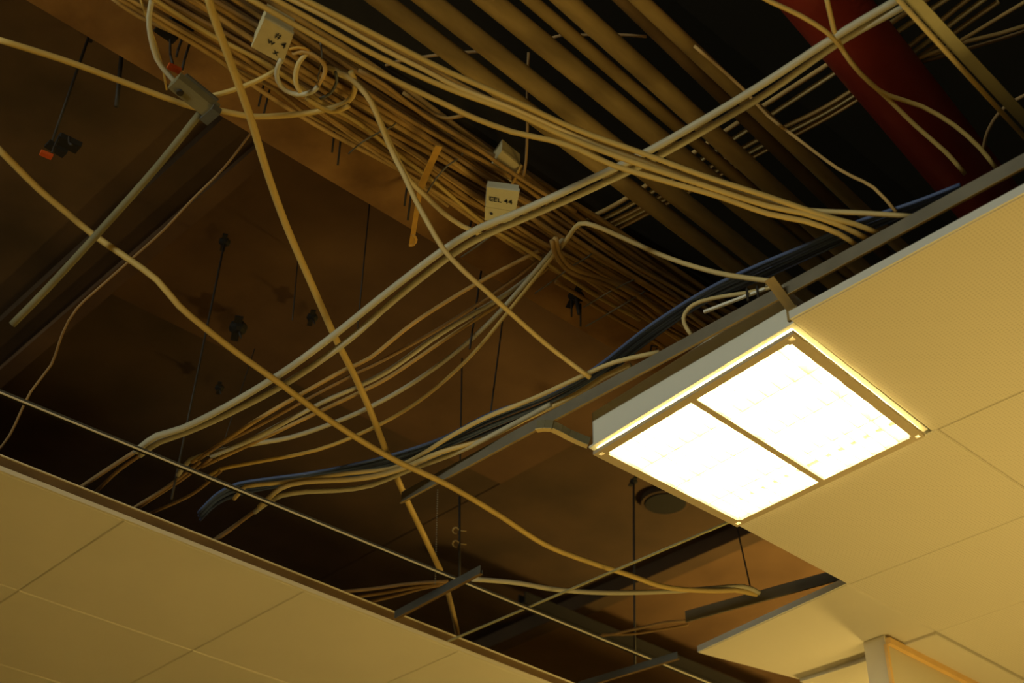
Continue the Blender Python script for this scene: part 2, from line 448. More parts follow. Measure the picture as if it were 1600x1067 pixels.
# high cross cables behind the pipes
hi = [((1480, -36), (912, 346)), ((1490, -28), (917, 352)), ((1502, -12), (925, 358)), ((1512, -4), (936, 366)), ((1520, 6), (948, 372))]
V = [[(1420, 25), (1285, 106), (1142, 199), (985, 306), (906, 348)],
     [(1432, 22), (1298, 118), (1152, 213), (995, 314), (915, 355)],
     [(1462, 16), (1325, 145), (1170, 226), (1008, 320), (925, 360)],
     [(1472, 14), (1332, 150), (1180, 233), (1012, 325), (932, 365)],
     [(1480, 16), (1337, 157), (1186, 240), (1018, 330), (940, 370)]]
V = [[(1500 - 40, -30 - 5 * k + 8 * k)] + [q for q in v[1:]] for k, v in enumerate(V)]
for k, v in enumerate(V):
    v[0] = (1505 + 14 * k, -38 + 10 * k)
    cable(v, [0.78, 0.76, 0.66, 0.6], 8, m_cable if k % 2 else m_dust2, 'dusty cable crossing high behind the conduit pipes', 'cross_cable', 'cable', 'cables crossing behind the conduit pipes')
cable([(1418, 98), (1470, 78), (1500, 64), (1550, 34), (1610, -2)], 0.7, 6.5, m_dust2, 'dusty cable rising steepest behind the pale channel to the right edge', 'cross_cable')
cable([(1440, 88), (1475, 80), (1510, 65), (1560, 53), (1612, 37)], 0.72, 7, m_dust2, 'upper of two close dusty cables curving to the right edge beyond the pale channel', 'cross_cable')
cable([(1440, 97), (1480, 86), (1515, 75), (1560, 62), (1612, 45)], 0.73, 6, m_dim, 'lower of two close dusty cables curving to the right edge beyond the pale channel', 'cross_cable')
cable([(1536, 240), (1540, 215), (1548, 196), (1560, 178), (1580, 160), (1610, 145)], [0.5, 0.5], 6, m_dim, 'short dim cable looping down beside the pale channel', 'cable')

# ------------------------------------------------------------------ long cables
cable([(-10, 60), (50, 78), (120, 101), (200, 131), (265, 155), (305, 168), (345, 173), (385, 181), (420, 182), (470, 178), (505, 172), (535, 163), (551, 150), (555, 130), (548, 112)], [0.40, 0.42, 0.44, 0.47, 0.48], 9.5, m_cabley,
      'yellowish cable from the left edge through the grey clamp, curling into the bundle', 'power_cable')
cable([(-12, 223), (25, 260), (60, 295), (105, 333), (145, 366), (200, 404), (245, 437), (280, 478), (320, 512), (370, 551), (440, 601), (520, 660), (610, 715), (700, 758), (775, 802), (850, 850), (915, 876), (985, 899), (1030, 915), (1070, 921), (1120, 923), (1150, 922), (1182, 929)],
      [0.30, 0.24, 0.08, 0.04, 0.03, 0.03, 0.04, 0.05], 9.5, m_cabley, 'longest yellowish cable, sagging from the left edge down to the flat batten', 'power_cable')
cable([(323, -14), (332, 20), (352, 75), (390, 180), (416, 265), (447, 352), (490, 451), (524, 528), (552, 583), (580, 645), (610, 722), (636, 782), (662, 836), (688, 891)],
      [0.42, 0.36, 0.30, 0.2, 0.14, 0.08], 11.5, m_cabley, 'straight yellowish cable dropping from the top edge in front of the beam', 'power_cable')
T1 = [(1412, -6, .45), (1310, 54, .43), (1200, 126, .40), (1100, 187, .37), (1000, 243, .34), (900, 291, .32), (800, 336, .30), (750, 356, .28), (692, 391, .25), (600, 461, .20), (520, 525, .15), (440, 583, .10), (350, 637, .07), (285, 669, .06), (245, 681, .055), (222, 697, .055), (212, 705, .06)]
T2 = [(1416, 8, .44), (1312, 66, .43), (1202, 143, .40), (1102, 203, .37), (1012, 253, .34), (905, 304, .32), (806, 347, .30), (757, 368, .28), (703, 400, .25), (612, 472, .20), (545, 531, .15), (450, 597, .10), (360, 645, .07), (290, 676, .065), (250, 690, .06), (228, 704, .06), (219, 711, .06)]
cable(T1, 0, 11.5, m_grey, 'upper of two thick grey-white cables side by side, draped across from the top right', 'grey_cable')
cable(T2, 0, 10.5, m_grey, 'lower of two thick grey-white cables side by side, draped across from the top right', 'grey_cable')
cable([(212, 705), (170, 732), (125, 762)], [0.06, .12], 7, m_dim, 'dim tail of the upper thick cable, past the grid bar', 'cable_tail')  # separate tail, darkened in colour for the shade past the bar
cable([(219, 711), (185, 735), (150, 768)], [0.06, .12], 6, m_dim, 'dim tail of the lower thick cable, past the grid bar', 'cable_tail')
# sheaf of pale cables from the top, fanning out at the carrier rail
YZ = [0.37, 0.34, 0.30, 0.2, 0.10]
cable([(385, -4), (400, 4), (500, 61), (600, 117), (700, 165), (740, 184), (800, 206), (860, 219), (905, 234), (960, 259), (1050, 286), (1120, 306), (1200, 334), (1260, 346), (1310, 365), (1338, 383)], YZ, 9, m_cabley, 'lowest cable of the pale sheaf, sagging apart from the others', 'power_cable')
cable([(410, -12), (430, -1), (500, 38), (560, 72), (620, 102), (700, 138), (800, 175), (860, 203), (920, 228), (1000, 257), (1100, 290), (1200, 322), (1255, 333), (1310, 351), (1357, 374)], YZ, 9, m_cabley, 'second lowest cable of the pale sheaf, ending between two others on the rail', 'power_cable')
cable([(432, -12), (455, -1), (520, 32), (600, 77), (660, 107), (720, 138), (800, 168), (870, 199), (930, 224), (1010, 252), (1100, 285), (1200, 316), (1255, 328), (1350, 333), (1426, 338)], YZ, 8.5, m_cable, 'cable of the pale sheaf ending furthest along the rail', 'power_cable')
cable([(455, -12), (475, -1), (560, 41), (640, 82), (700, 112), (800, 156), (900, 202), (1000, 238), (1100, 275), (1200, 307), (1255, 326), (1300, 341), (1335, 350), (1371, 364)], YZ, 9, m_cabley, 'topmost cable of the pale sheaf, running alone above a dark gap', 'power_cable')
cable([(445, -13), (468, 0), (540, 36), (620, 78), (680, 110), (740, 143), (790, 166)], [0.385, 0.375], 7, m_dust2, 'dull cable tucked inside the pale sheaf near the top edge', 'power_cable')
# curling pair from the junction box
cable([(520, 112, .5), (545, 122, .49), (560, 132, .48), (578, 155, .46), (592, 185, .44), (606, 217, .42), (622, 250, .4), (640, 282, .38), (665, 306, .37), (692, 332, .36), (722, 353, .35), (756, 368, .34)], 0, 8.5, m_cable, 'cable curving off the bundle and ending behind the grey-white pair', 'power_cable')
cable([(512, 104, .5), (540, 118, .48), (562, 136, .46), (580, 160, .44), (593, 190, .42), (606, 222, .4), (620, 252, .37), (632, 275, .34), (648, 310, .3), (668, 347, .25), (692, 388, .2), (722, 421, .17), (760, 455, .15), (800, 491, .14), (850, 535, .13), (890, 566, .12), (922, 590, .1)], 0, 8.5, m_cable, 'cable curving off the bundle and crossing over the grey-white pair towards the lamp', 'power_cable')
# thin grey fan from the bundle to the grid bar
fan = [([(842, 392), (750, 440), (650, 502), (580, 558), (540, 577), (470, 616), (400, 657), (330, 703), (300, 722)], 6.5, m_dust2, 'topmost thin cable of the grey fan below the thick pair'),
       ([(852, 398), (795, 442), (700, 505), (600, 562), (560, 581), (480, 623), (400, 667), (345, 694), (310, 718)], 6, m_dim, 'dim thin cable second from the top of the grey fan'),
       ([(852, 412), (795, 457), (690, 520), (600, 583), (500, 630), (400, 683), (330, 713)], 8, m_grey, 'pale thicker cable in the middle of the grey fan'),
       ([(860, 415), (800, 462), (700, 527), (610, 588), (560, 614), (480, 652), (400, 690), (315, 729)], 6, m_dust2, 'thin cable running just under the pale middle one of the grey fan'),
       ([(880, 372), (850, 408), (805, 460), (770, 498), (720, 544), (650, 595), (580, 635), (520, 661), (455, 683), (400, 693), (340, 705), (298, 718), (278, 742)], 7.5, m_grey, 'palest cable of the grey fan, curling down over the long grid bar'),
       ([(890, 368), (832, 440), (790, 492), (746, 545), (700, 590), (650, 630), (592, 664), (520, 695), (470, 709), (400, 722), (345, 733), (322, 748)], 6, m_cabley, 'lowest thin cable of the grey fan, sagging furthest')]
for p, w, m, lab in fan:
    cable(p, [0.5, 0.42, 0.30, 0.18, 0.08, 0.05], w, m, lab, 'thin_cable')
# tails of those cables beyond the grid bar, browned for the shade there
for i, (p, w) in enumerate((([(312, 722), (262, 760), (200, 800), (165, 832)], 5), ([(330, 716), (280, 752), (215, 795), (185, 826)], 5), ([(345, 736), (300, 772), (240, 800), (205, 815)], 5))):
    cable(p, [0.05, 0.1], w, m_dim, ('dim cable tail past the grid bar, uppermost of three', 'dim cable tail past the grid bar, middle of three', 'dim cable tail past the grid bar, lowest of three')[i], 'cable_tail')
# cable from the bundle to the lamp and the lamp lead
cable([(875, 388, .46), (890, 368, .44), (905, 350, .42), (930, 353, .4), (985, 377, .36), (1050, 405, .28), (1120, 426, .2), (1180, 436, .14), (1212, 440, .12)], 0, 8, m_cable, 'cream cable sagging from the bundle to the top corner of the lamp', 'power_cable')
cable([(1208, 448, .12), (1170, 457, .15), (1130, 463, .17), (1095, 471, .17), (1076, 482, .16), (1068, 497, .14), (1072, 511, .12), (1080, 523, .1)], 0, 7, m_cable, 'short cream lead looping down to the back of the lamp', 'lamp_lead')
# curved orange-brown cables leaving the bundle
cable([(868, 372, .44), (872, 392, .44), (885, 412, .44), (905, 424, .44), (940, 436, .46), (985, 455, .48), (1040, 492, .5)], 0, 9, m_dust2, 'upper of two ochre cables bending out under the bundle and back', 'power_cable')
cable([(862, 376, .43), (868, 398, .43), (884, 420, .43), (908, 433, .43), (945, 444, .45), (990, 470, .48), (1030, 500, .5)], 0, 7, m_dust, 'lower of two ochre cables bending out under the bundle and back', 'power_cable')
# dim strays
cable([(1085, 72), (1120, 102), (1160, 138), (1200, 181), (1240, 212), (1310, 264), (1365, 293), (1400, 331)], [0.5, 0.45, 0.3, 0.12], 5.5, m_dust2, 'thin stray cable running along the outermost pipe down to the rail', 'thin_cable')
cable([(570, 122), (592, 108), (620, 96), (668, 88), (720, 82), (775, 80)], 0.62, 5, m_dim, 'thin dim wire bending out behind the pale sheaf and first two pipes', 'thin_wire')
cable([(860, 60), (880, 55), (905, 55), (960, 54), (1010, 57)], 0.66, 5, m_dim, 'thin dim wire crossing behind the middle pipes', 'thin_wire')
cable([(630, 145), (655, 162), (680, 180), (700, 185), (725, 180)], 0.55, 6, m_dust, 'dim cable drooping in the black gap under the pale sheaf', 'thin_cable')
cable([(826, 82), (824, 140), (824, 200), (822, 250), (818, 275)], [0.6, 0.5], 4.5, m_dim, 'thin brown wire hanging down past the blank pale box', 'thin_wire')
cable([(398, 200), (350, 262), (300, 312), (255, 360), (205, 405), (160, 445), (120, 482), (98, 520), (80, 570), (48, 612), (15, 680), (-10, 712)], [0.7, 0.6, 0.4, 0.3, 0.12], 4, m_dim, 'thin brown cable following the shadowed joist down to the left edge', 'thin_cable')
# over the red pipe
cable([(1185, -8), (1205, 3), (1250, 24), (1290, 49), (1312, 72), (1342, 112), (1385, 152), (1430, 196), (1478, 238), (1508, 272)], [0.46, 0.42, 0.4, 0.3], 8, m_cabley, 'yellow cable from the top crossing the red pipe, ending lower on it', 'power_cable')
cable([(1290, -10), (1299, 30), (1308, 62), (1330, 98), (1360, 130), (1388, 149), (1440, 166), (1490, 195), (1530, 230), (1558, 265)], [0.46, 0.4, 0.4, 0.3], 8, m_cabley, 'yellow cable twisting over its neighbour and curving wide across the red pipe', 'power_cable')
# blue data cables
for k in range(7):
    o = k * 3.4
    w = random.uniform
    p = [(312, 800 + o * .6), (340, 772 + o * .7), (372, 756 + o * .8), (420, 748 + o * .7), (500, 737 + o * .6), (600, 716 + o * 1.0), (690, 684 + o * 1.3), (770, 646 + o * 1.5), (860, 613 + o * 1.2), (930, 575 + o * 1.1), (1010, 513 + o * 1.1), (1100, 455 + o), (1180, 418 + o), (1260, 382 + o), (1345, 345 + o * .9), (1430, 316 + o * .6), (1500, 290 + o * .3)]
    p = [(x + w(-2, 2), y + w(-1.6, 1.6)) for x, y in p]
    cable(p, [0.12, 0.10, 0.13, 0.16, 0.18, 0.18, 0.15, 0.12], 5.6, (m_blue, m_blue, m_blue2)[k % 3], 'blue data cable in the bunch running along the carrier rail', 'data_cable', 'cable', 'blue data cables along the carrier rail')
# white cables below the blue bunch
cable([(366, 779, .06), (373, 771, .055), (384, 760, .05), (420, 756, .06), (470, 750, .07), (540, 740, .08), (610, 732, .09), (655, 712, .1), (700, 684, .1), (760, 652, .11), (830, 624, .12), (900, 592, .12), (960, 566, .12), (1030, 550, .12)], 0, 7, m_cable, 'pale cable highest of three bending together under the blue bunch', 'power_cable')
cable([(405, 792, .05), (420, 778, .05), (440, 762, .05), (475, 753, .06), (560, 748, .07), (620, 735, .08), (690, 706, .09), (760, 684, .1), (830, 650, .11), (900, 616, .12), (945, 588, .12), (985, 570, .12)], 0, 8.5, m_cable, 'pale cable middle of three bending together under the blue bunch', 'power_cable')
cable([(398, 800, .05), (415, 787, .05), (440, 774, .05), (480, 768, .06), (530, 766, .07), (580, 758, .08), (640, 734, .09), (720, 704, .09), (800, 664, .1), (860, 632, .1)], 0, 8, m_grey, 'pale cable lowest of three bending together under the blue bunch', 'power_cable')
cable([(412, 788), (380, 812), (345, 838), (318, 852)], [0.05, 0.07], 6, m_dim, 'dim cable tail running from the pale trio to the edge of the smooth tiles', 'cable_tail')  # tail colour darkened for shade, like the other tails
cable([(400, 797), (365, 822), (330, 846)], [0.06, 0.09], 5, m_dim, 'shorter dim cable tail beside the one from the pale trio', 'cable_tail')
# bottom run
cable([(738, 905, .0), (770, 907, .02), (810, 911, .03), (870, 921, .04), (950, 926, .05), (1040, 924, .06), (1100, 920, .06), (1160, 916, .06), (1186, 926, .055)], 0, 8, m_grey, 'grey cable running level from the short channel to the flat batten', 'power_cable')
for k, p in enumerate(([(525, 925), (580, 920), (640, 912), (700, 908)], [(545, 934), (600, 926), (650, 917), (700, 911)], [(575, 941), (620, 930), (660, 919), (700, 912)])):
    cable(p, 0.05, 5.5, m_dim, ('dim cable reaching the short channel from the left, uppermost of three', 'dim cable reaching the short channel from the left, middle of three', 'dim cable reaching the short channel from the left, lowest of three')[k], 'thin_cable')
cable([(1075, 970), (1040, 972), (1005, 980), (950, 992), (925, 996)], 0.08, 4.5, m_dim, 'upper of two thin dim wires trailing from the flat batten', 'thin_wire')
cable([(1075, 976), (1030, 984), (985, 991), (940, 991)], 0.08, 4, m_dim, 'lower of two thin dim wires trailing from the flat batten', 'thin_wire')
cable([(700, 925), (706, 950), (712, 975), (716, 998)], [0.1, 0.3], 8, m_pipe, 'short brown strap hanging behind the short channel', 'hanging_strap', 'strap')
cable([(240, -12), (233, 25), (235, 55), (245, 92), (262, 115), (285, 140)], [0.5, 0.46, 0.42], 8.5, m_grey, 'grey flexible cable dropping from the top edge into the clamp box', 'flexible_cable')
cable([(218, -6), (230, 30), (244, 70), (254, 105), (260, 140)], 0.5, 3.5, m_cabley, 'thin yellow wire beside the grey flexible cable', 'thin_wire')
cable([(330, 150), (360, 142), (400, 127), (433, 109)], [0.44, 0.48], 8, m_cabley, 'short yellowish cable from the clamp box up to the lettered cream box', 'power_cable')

# ------------------------------------------------------------------ bundle under the beam
def bundle_path(x, z, ya, yb, sag, seed):
    rr = random.Random(seed); P = []
    n = 15; ph = rr.uniform(0, 6)
    for i in range(n + 1):
        y = ya + (yb - ya) * i / n
        P.append(Vector((x + 0.007 * math.sin(ph + i * 0.9) + rr.uniform(-.003, .003), y, z - sag * abs(math.sin(i * math.pi / 5 + ph * .3)) + rr.uniform(-.002, .002))))
    return P
k = 0
for layer in range(3):
    for q in range(11):
        x = 1.872 + 0.0158 * q + random.uniform(-.004, .004) + layer * 0.004
        z = CZ + 0.575 - layer * 0.030
        r = random.choice((0.0052, 0.006, 0.0068))
        yb = -2.95 if layer < 2 else random.choice((-2.95, -2.6, -2.2))
        o = MB().tube(smooth_path(bundle_path(x, z, -0.55, yb, 0.012, 100 + k), 0.06), r, 7).obj('bundle_cable', random.choice((m_dust, m_dust, m_dust2, m_dim)), smooth=True)
        tag(o, 'dusty ochre cable strapped in the thick bundle along the beam', 'cable', 'cables of the thick bundle along the beam')
        k += 1
cable([(225, -12), (255, 8), (330, 55), (420, 102), (500, 158), (560, 192), (618, 238), (680, 285), (758, 350), (835, 398), (920, 455), (1000, 500)], 0.49, 7, m_cabley, 'brighter cable along the lower side of the thick bundle', 'power_cable')
cable([(168, -8), (215, 25), (290, 60), (350, 98), (430, 140), (470, 172), (540, 212), (620, 262), (700, 322)], 0.56, 6, m_dust2, 'separate cable lying on the beam a hand away from the bundle', 'power_cable')
cable([(868, 440, .5), (905, 462, .5), (950, 490, .52), (1010, 525, .54), (1040, 545, .55)], 0, 7, m_dust, 'loose ochre cable under the lower end of the bundle', 'power_cable')
cable([(560, 110, .5), (600, 132, .5), (660, 178, .5), (740, 228, .5), (830, 290, .5), (900, 330, .5)], 0, 7, m_dust, 'cable along the upper side of the thick bundle facing the pipes', 'power_cable')
cable([(700, 205, .55), (760, 238, .54), (800, 258, .54), (835, 285, .53), (880, 318, .53)], 0, 8, m_dim, 'dim cable passing behind the blank pale box', 'power_cable')

# loops by the lettered box
cable([(440, 92), (433, 108), (434, 126), (446, 141), (466, 148), (486, 144), (496, 136)], [0.46, 0.44], 8, m_grey, 'grey cable loop hanging lowest beside the lettered cream box', 'cable_loop')
cable([(480, 82), (467, 98), (462, 116), (463, 132), (470, 144)], [0.46, 0.43], 8, m_cable, 'cream cable loop hanging in the middle beside the lettered cream box', 'cable_loop')
cable([(458, 84), (472, 80), (490, 86), (505, 98), (508, 112), (500, 128), (492, 140)], [0.46, 0.45], 7, m_dust2, 'ochre cable loop over the bundle beside the lettered cream box', 'cable_loop')
cable([(524, 112), (526, 128), (516, 146), (500, 154)], [0.46, 0.45], 5, m_dgalv, 'thin greyish green loop over the bundle', 'cable_loop')
cable([(478, 153), (492, 162), (510, 172), (526, 173), (545, 165)], [0.46, 0.45], 9, m_cabley, 'short thick yellow bend under the loops', 'cable_loop')
cable([(452, 77), (466, 74), (482, 78), (476, 84), (462, 82)], 0.46, 5, m_wood, 'small orange coil at the side of the lettered cream box', 'cable_loop')

# ------------------------------------------------------------------ boxes
def text_mesh(s, size, origin, xdir, ydir, m, parent, shear=0.0):
    cu = bpy.data.curves.new('writing', 'FONT'); cu.body = s; cu.size = size; cu.extrude = 0.0; cu.offset = 0.0002
    cu.resolution_u = 2
    to = bpy.data.objects.new('writing', cu); COL.objects.link(to)
    dg = bpy.context.evaluated_depsgraph_get()
    me = bpy.data.meshes.new_from_object(to.evaluated_get(dg))
    vs = [origin + xdir * (v.co.x + shear * v.co.y) + ydir * v.co.y for v in me.vertices]
    fs = [list(p.vertices) for p in me.polygons]
    bpy.data.objects.remove(to); bpy.data.meshes.remove(me)
    o = obj('handwriting', vs, fs, m, parent)
    o['label'] = 'dark marker writing'
    return o

def jbox(quad, dz, depth, m, label, lip=True):
    """junction box; quad = pixel corners of the lid, going round; body rises away from the lid"""
    q = [at(x, y, h) for (x, y), h in zip(quad, dz if isinstance(dz, list) else [dz] * 4)]
    nrm = (q[1] - q[0]).cross(q[3] - q[0]).normalized()
    if nrm.z < 0: nrm = -nrm
    c = sum(q, Vector()) / 4
    root = thing('junction_box', c, label, 'box')
    inn = [p + (c - p) * 0.06 for p in q]
    MB().hexa([p + nrm * 0.008 for p in inn], [p + nrm * depth for p in inn]).obj('body', m, root)
    MB().hexa([p + (c - p) * 0.03 for p in q], [p for p in [v + nrm * 0.003 for v in q]]).hexa([v + nrm * 0.003 for v in q], [v + nrm * 0.009 for v in q]).obj('lid', m, root)
    return root, q, nrm
r1, q, n1 = jbox([(392, 74), (442, 101), (459, 54), (413, 28)], [0.46, 0.46, 0.46, 0.46], 0.05, m_box, 'cream junction box marked with scribbled characters, beside the cable loops')
xd = (q[1] - q[0]).normalized(); yd = (q[3] - q[0]).normalized()
o0 = q[0] - n1 * 0.002
for s, u, v in (('#', 0.036, 0.060), ('w', 0.026, 0.036), ('4', 0.056, 0.044), ('x', 0.048, 0.016)):
    text_mesh(s, 0.024, o0 + xd * u + yd * v, xd, yd, m_ink, r1)
r2, q, n2 = jbox([(758, 323), (806, 331), (812, 299), (760, 292)], 0.44, 0.022, m_box2, 'grey-white junction box with handwriting on its lid, against the grey-white cables')
xd = (q[1] - q[0]).normalized(); yd = (q[3] - q[0]).normalized()
text_mesh('EEL 44', 0.021, q[0] + xd * 0.008 + yd * 0.026 - n2 * 0.002, xd, yd, m_ink, r2)
qb = [at(757, 344, 0.44), at(800, 350, 0.44), at(806, 331, 0.44), at(758, 323, 0.44)]
MB().hexa(qb, [p + Vector((0, 0, 0.04)) for p in qb]).obj('front', m_box2, r2)
bt = at(768, 334, 0.437)
MB().ball(bt, 0.004, 0.004, 0.002).obj('screw', m_ink, r2)
jbox([(768, 257), (800, 287), (814, 260), (784, 235)], 0.52, 0.04, m_box, 'blank pale junction box tilted on the upper side of the bundle')
cable([(799, 290, .5), (808, 272, .51), (816, 258, .52)], 0, 5, m_wood, 'short amber tie at the corner of the blank pale box', 'cable_tie', 'tie')
jbox([(742, 180), (775, 205), (790, 180), (752, 158)], 0.85, 0.06, m_pipe, 'dim brown box high in the gap under the pale sheaf')
# clamp box on the left
c0, c1 = at(272, 126, 0.42), at(334, 176, 0.40)
root = thing('clamp_box', (c0 + c1) / 2, 'grey clamp box holding the left cable and the loose tube', 'box')
MB().extrude([(-0.020, -0.008), (-0.014, -0.016), (0.014, -0.016), (0.020, -0.008), (0.020, 0.012), (-0.020, 0.012)], c0, c1).obj('body', m_tubeg, root)
MB().extrude(rect(-0.026, 0.012, 0.026, 0.017), c0.lerp(c1, .1), c0.lerp(c1, .9)).obj('back_plate', m_dgalv, root)
s0 = c0.lerp(c1, 0.18)
MB().tube([s0 - Vector((0, 0, 0.022)), s0 - Vector((0, 0, 0.014))], 0.008, 8).obj('bolt', m_dark, root)
s0 = c0.lerp(c1, 0.86)
MB().extrude(rect(-0.024, -0.02, 0.024, -0.002), s0, s0 + (c1 - c0) * 0.2).obj('collar', m_dgalv, root)
# black clip with wires and an orange plug on the beam
def clip(c, label, wires, plug):
    C = at(*c, 0.57)
    root = thing('spring_clip', C, label, 'clip')
    MB().extrude([(-.016, 0), (.016, 0), (.02, .012), (.008, .022), (-.008, .022), (-.02, .012)], C + Vector((0, -.042, 0)), C + Vector((.004, .012, 0))).extrude([(-.011, -.006), (.011, -.006), (.014, .004), (-.014, .004)], C + Vector((.03, -.024, -.004)), C + Vector((.03, .026, 0))).obj('body', m_darkbar, root)
    for (a, b) in wires:
        MB().tube(smooth_path([at(*a, .55), (at(*a, .55) + at(*b, .47)) / 2 + Vector((.004, 0, -.004)), at(*b, .47)]), 0.0032, 6).obj('wire', m_dark, root, smooth=True)
    p = at(*plug, 0.46)
    MB().extrude([(-.007, -.004), (.007, -.004), (.007, .004), (.003, .007), (-.003, .007), (-.007, .004)], p + Vector((0, -.014, 0)), p + Vector((0.004, .014, 0))).obj('plug', m_orange, root)['label'] = 'orange plug'
    return root
clip((272, 40), 'black clip on the beam with dark wires down to an orange plug', [((266, 62), (270, 100)), ((284, 62), (276, 88)), ((296, 70), (285, 108))], (273, 106))
clip((98, 222), 'small black clip with an orange plug at the far left', [((92, 214), (82, 238)), ((108, 214), (112, 226))], (73, 241))
# amber strap
P = path([(686, 228), (672, 258), (656, 296), (651, 330), (646, 362), (643, 382)], [0.44, 0.43])
root = thing('amber_strap', P[0], 'flat amber strap hanging off the bundle with a hooked end', 'strap')
mb = MB()
for i in range(len(P) - 1):
    mb.extrude(rect(-.008, -.0015, .008, .0015) if i < 2 else rect(-.006, -.0015, .006, .0015), P[i], P[i + 1] + (P[i + 1] - P[i]).normalized() * .002)
mb.obj('band', m_wood, root)
MB().tube(smooth_path([at(645, 366, .43), at(650, 374, .43), at(646, 382, .43), at(639, 383, .43)]), 0.0042, 6).obj('hook', m_wood, root, smooth=True)

# ------------------------------------------------------------------ hanger rods
def rod(bot, dzb, top, dzt, r, label, anchor=None, clips=()):
    a, b = at(*bot, dzb), at(*top, dzt)
    root = thing('hanger_rod', a, label, 'rod')
    MB().tube([a, a.lerp(b, .5), b], r, 6).obj('shaft', m_dark, root, smooth=True)
    if anchor:
        s = anchor
        MB().ball(b, .012 * s, .012 * s, .009 * s).extrude(rect(-.005 * s, -.002, .005 * s, .004), b + Vector((-.02 * s, .012 * s, 0)), b + Vector((.026 * s, -.012 * s, .0))).obj('ceiling_anchor', m_darkbar, root)
    for t in clips:
        c = a.lerp(b, t); ring = []
        for k in range(9):
            an = math.pi * 1.6 * k / 8
            ring.append(c + RIGHT * (-.011 + .009 * math.cos(an)) + UP * (.009 * math.sin(an)))
        MB().tube(ring, 0.0025, 5).tube([c, c + RIGHT * .02 + Vector((0, 0, -.002))], 0.002, 5).obj('ring_clip', m_pipe, root, smooth=True)
    return root
rod((268, 780), 0.0, (351, 378), 0.9, 0.0035, 'long leaning rod from a knobbed anchor down to the left end of the grid bar', 1.5)
rod((558, 520), 0.45, (578, 312), 0.93, 0.0022, 'thin dark rod hanging just past the beam edge behind the grey-white pair')
rod((457, 500), 0.5, (466, 400), 0.93, 0.002, 'faint short rod right of the straight yellowish cable')
rod((734, 545), 0.3, (756, 396), 0.75, 0.003, 'dark rod hanging from the beam edge among the thin grey fan', 1.2)
rod((719, 725), 0.15, (722, 560), 0.7, 0.0025, 'dark rod between the grey fan and the blue bunch')
rod((766, 650), 0.2, (786, 495), 0.7, 0.0025, 'dark rod closest to the lamp side of the grey fan')
rod((992, 1042), 0.0, (990, 752), 0.70, 0.004, 'dark rod holding the short channel at the bottom edge', 1.2)
rod((1172, 915), 0.06, (1152, 826), 0.35, 0.0025, 'thin rod standing on the flat batten near the lamp corner')
rod((718, 905), -0.0, (718, 776), 0.28, 0.0038, 'rod with two ring clips above the short channel', None, (0.42, 0.58))
rod((340, 720), 0.05, (398, 545), 0.45, 0.0015, 'faint thin rod left of the thin grey fan')
rod((80, 226), 0.6, (142, 48), 0.93, 0.004, 'black leaning rod in the dark top left corner', 1.4)
rod((182, 166), 0.6, (191, 76), 0.78, 0.006, 'thick short black rod beside the beam at the top left')
rod((377, 528), 0.85, (372, 512), 0.9, 0.004, 'stub anchor with splayed black plates in the middle of the brown slab', 2.6)
rod((492, 506), 0.85, (488, 496), 0.9, 0.003, 'stub anchor with black plates beside the straight yellowish cable', 1.6)
rod((345, 615), 0.85, (343, 606), 0.9, 0.003, 'stub anchor in the dark part of the slab above the grid bar', 1.4)
rod((905, 490), 0.5, (900, 462), 0.6, 0.006, 'stub anchor with a black knob under the lower end of the bundle', 2.0)
# ball chain
a, b = at(680, 912, 0.02), at(684, 762, 0.35)
mb = MB()
for k in range(40):
    mb.ball(a.lerp(b, k / 40), .0022, .0022, .003, 5, 4)
tag(mb.obj('ball_chain', m_galv), 'fine pale chain hanging to the long grid bar', 'chain')
# wire hooks fixed on the beam
def hook(top, bot, label, w=11):
    a, b = at(*top, .585), at(*bot, .53)
    root = thing('wire_hook', b, label, 'hook')
    sh = RIGHT * (w * px(a))
    MB().tube([a, a.lerp(b, .5), b], 0.0028, 6).obj('wire', m_dark, root, smooth=True)
    c0, c1 = a + sh + (b - a) * .25, b + sh + (b - a) * .55
    MB().tube([c0, c0.lerp(c1, .5), c1], 0.0028, 6).obj('pin', m_dark, root, smooth=True)
    MB().tube([a, a + sh * 1.2 + (b - a) * .1], 0.0022, 6).obj('tie', m_dark, root, smooth=True)
    return root
hook((412, 132), (404, 166), 'dark wire hook on the beam under the cable loops')
hook((523, 202), (519, 238), 'dark wire hook on the beam past the cable loops')
hook((637, 282), (632, 322), 'dark wire hook on the beam beside the amber strap', 8)
hook((738, 335), (734, 358), 'dark wire hook on the beam below the handwritten box', 9)
hook((893, 468), (893, 495), 'dark wire hook under the lower end of the bundle', 14)
hook((1018, 540), (1014, 560), 'dark wire hook furthest along the beam by the blue bunch', 9)
# thin wire cradles round the bundle
def cradle(pts, label):
    P = path(pts, [0.55, 0.47, 0.46, 0.5])
    tag(MB().tube(smooth_path(P), 0.0022, 5).obj('wire_cradle', m_galv, smooth=True), label, 'wire')
cradle([(925, 372), (928, 390), (918, 402), (895, 415), (862, 440), (836, 458)], 'thin wire cradle round the bundle just below the loose cream cable')
cradle([(1000, 420), (1000, 432), (975, 444), (945, 460), (912, 480)], 'thin wire cradle round the bundle, middle of three at the lower end')
cradle([(1012, 436), (1014, 450), (990, 466), (950, 490), (915, 510)], 'thin wire cradle round the bundle, last before the blue bunch')
cradle([(628, 172), (625, 185), (612, 198), (596, 205), (566, 222), (545, 240)], 'thin wire cradle round the bundle above the amber strap')
cradle([(770, 360), (790, 350), (770, 366), (745, 385), (720, 402)], 'thin wire cradle crossing the beam under the grey-white pair')
cradle([(726, 232), (720, 245), (700, 258), (682, 278), (668, 300)], 'thin wire cradle round the bundle right of the amber strap')
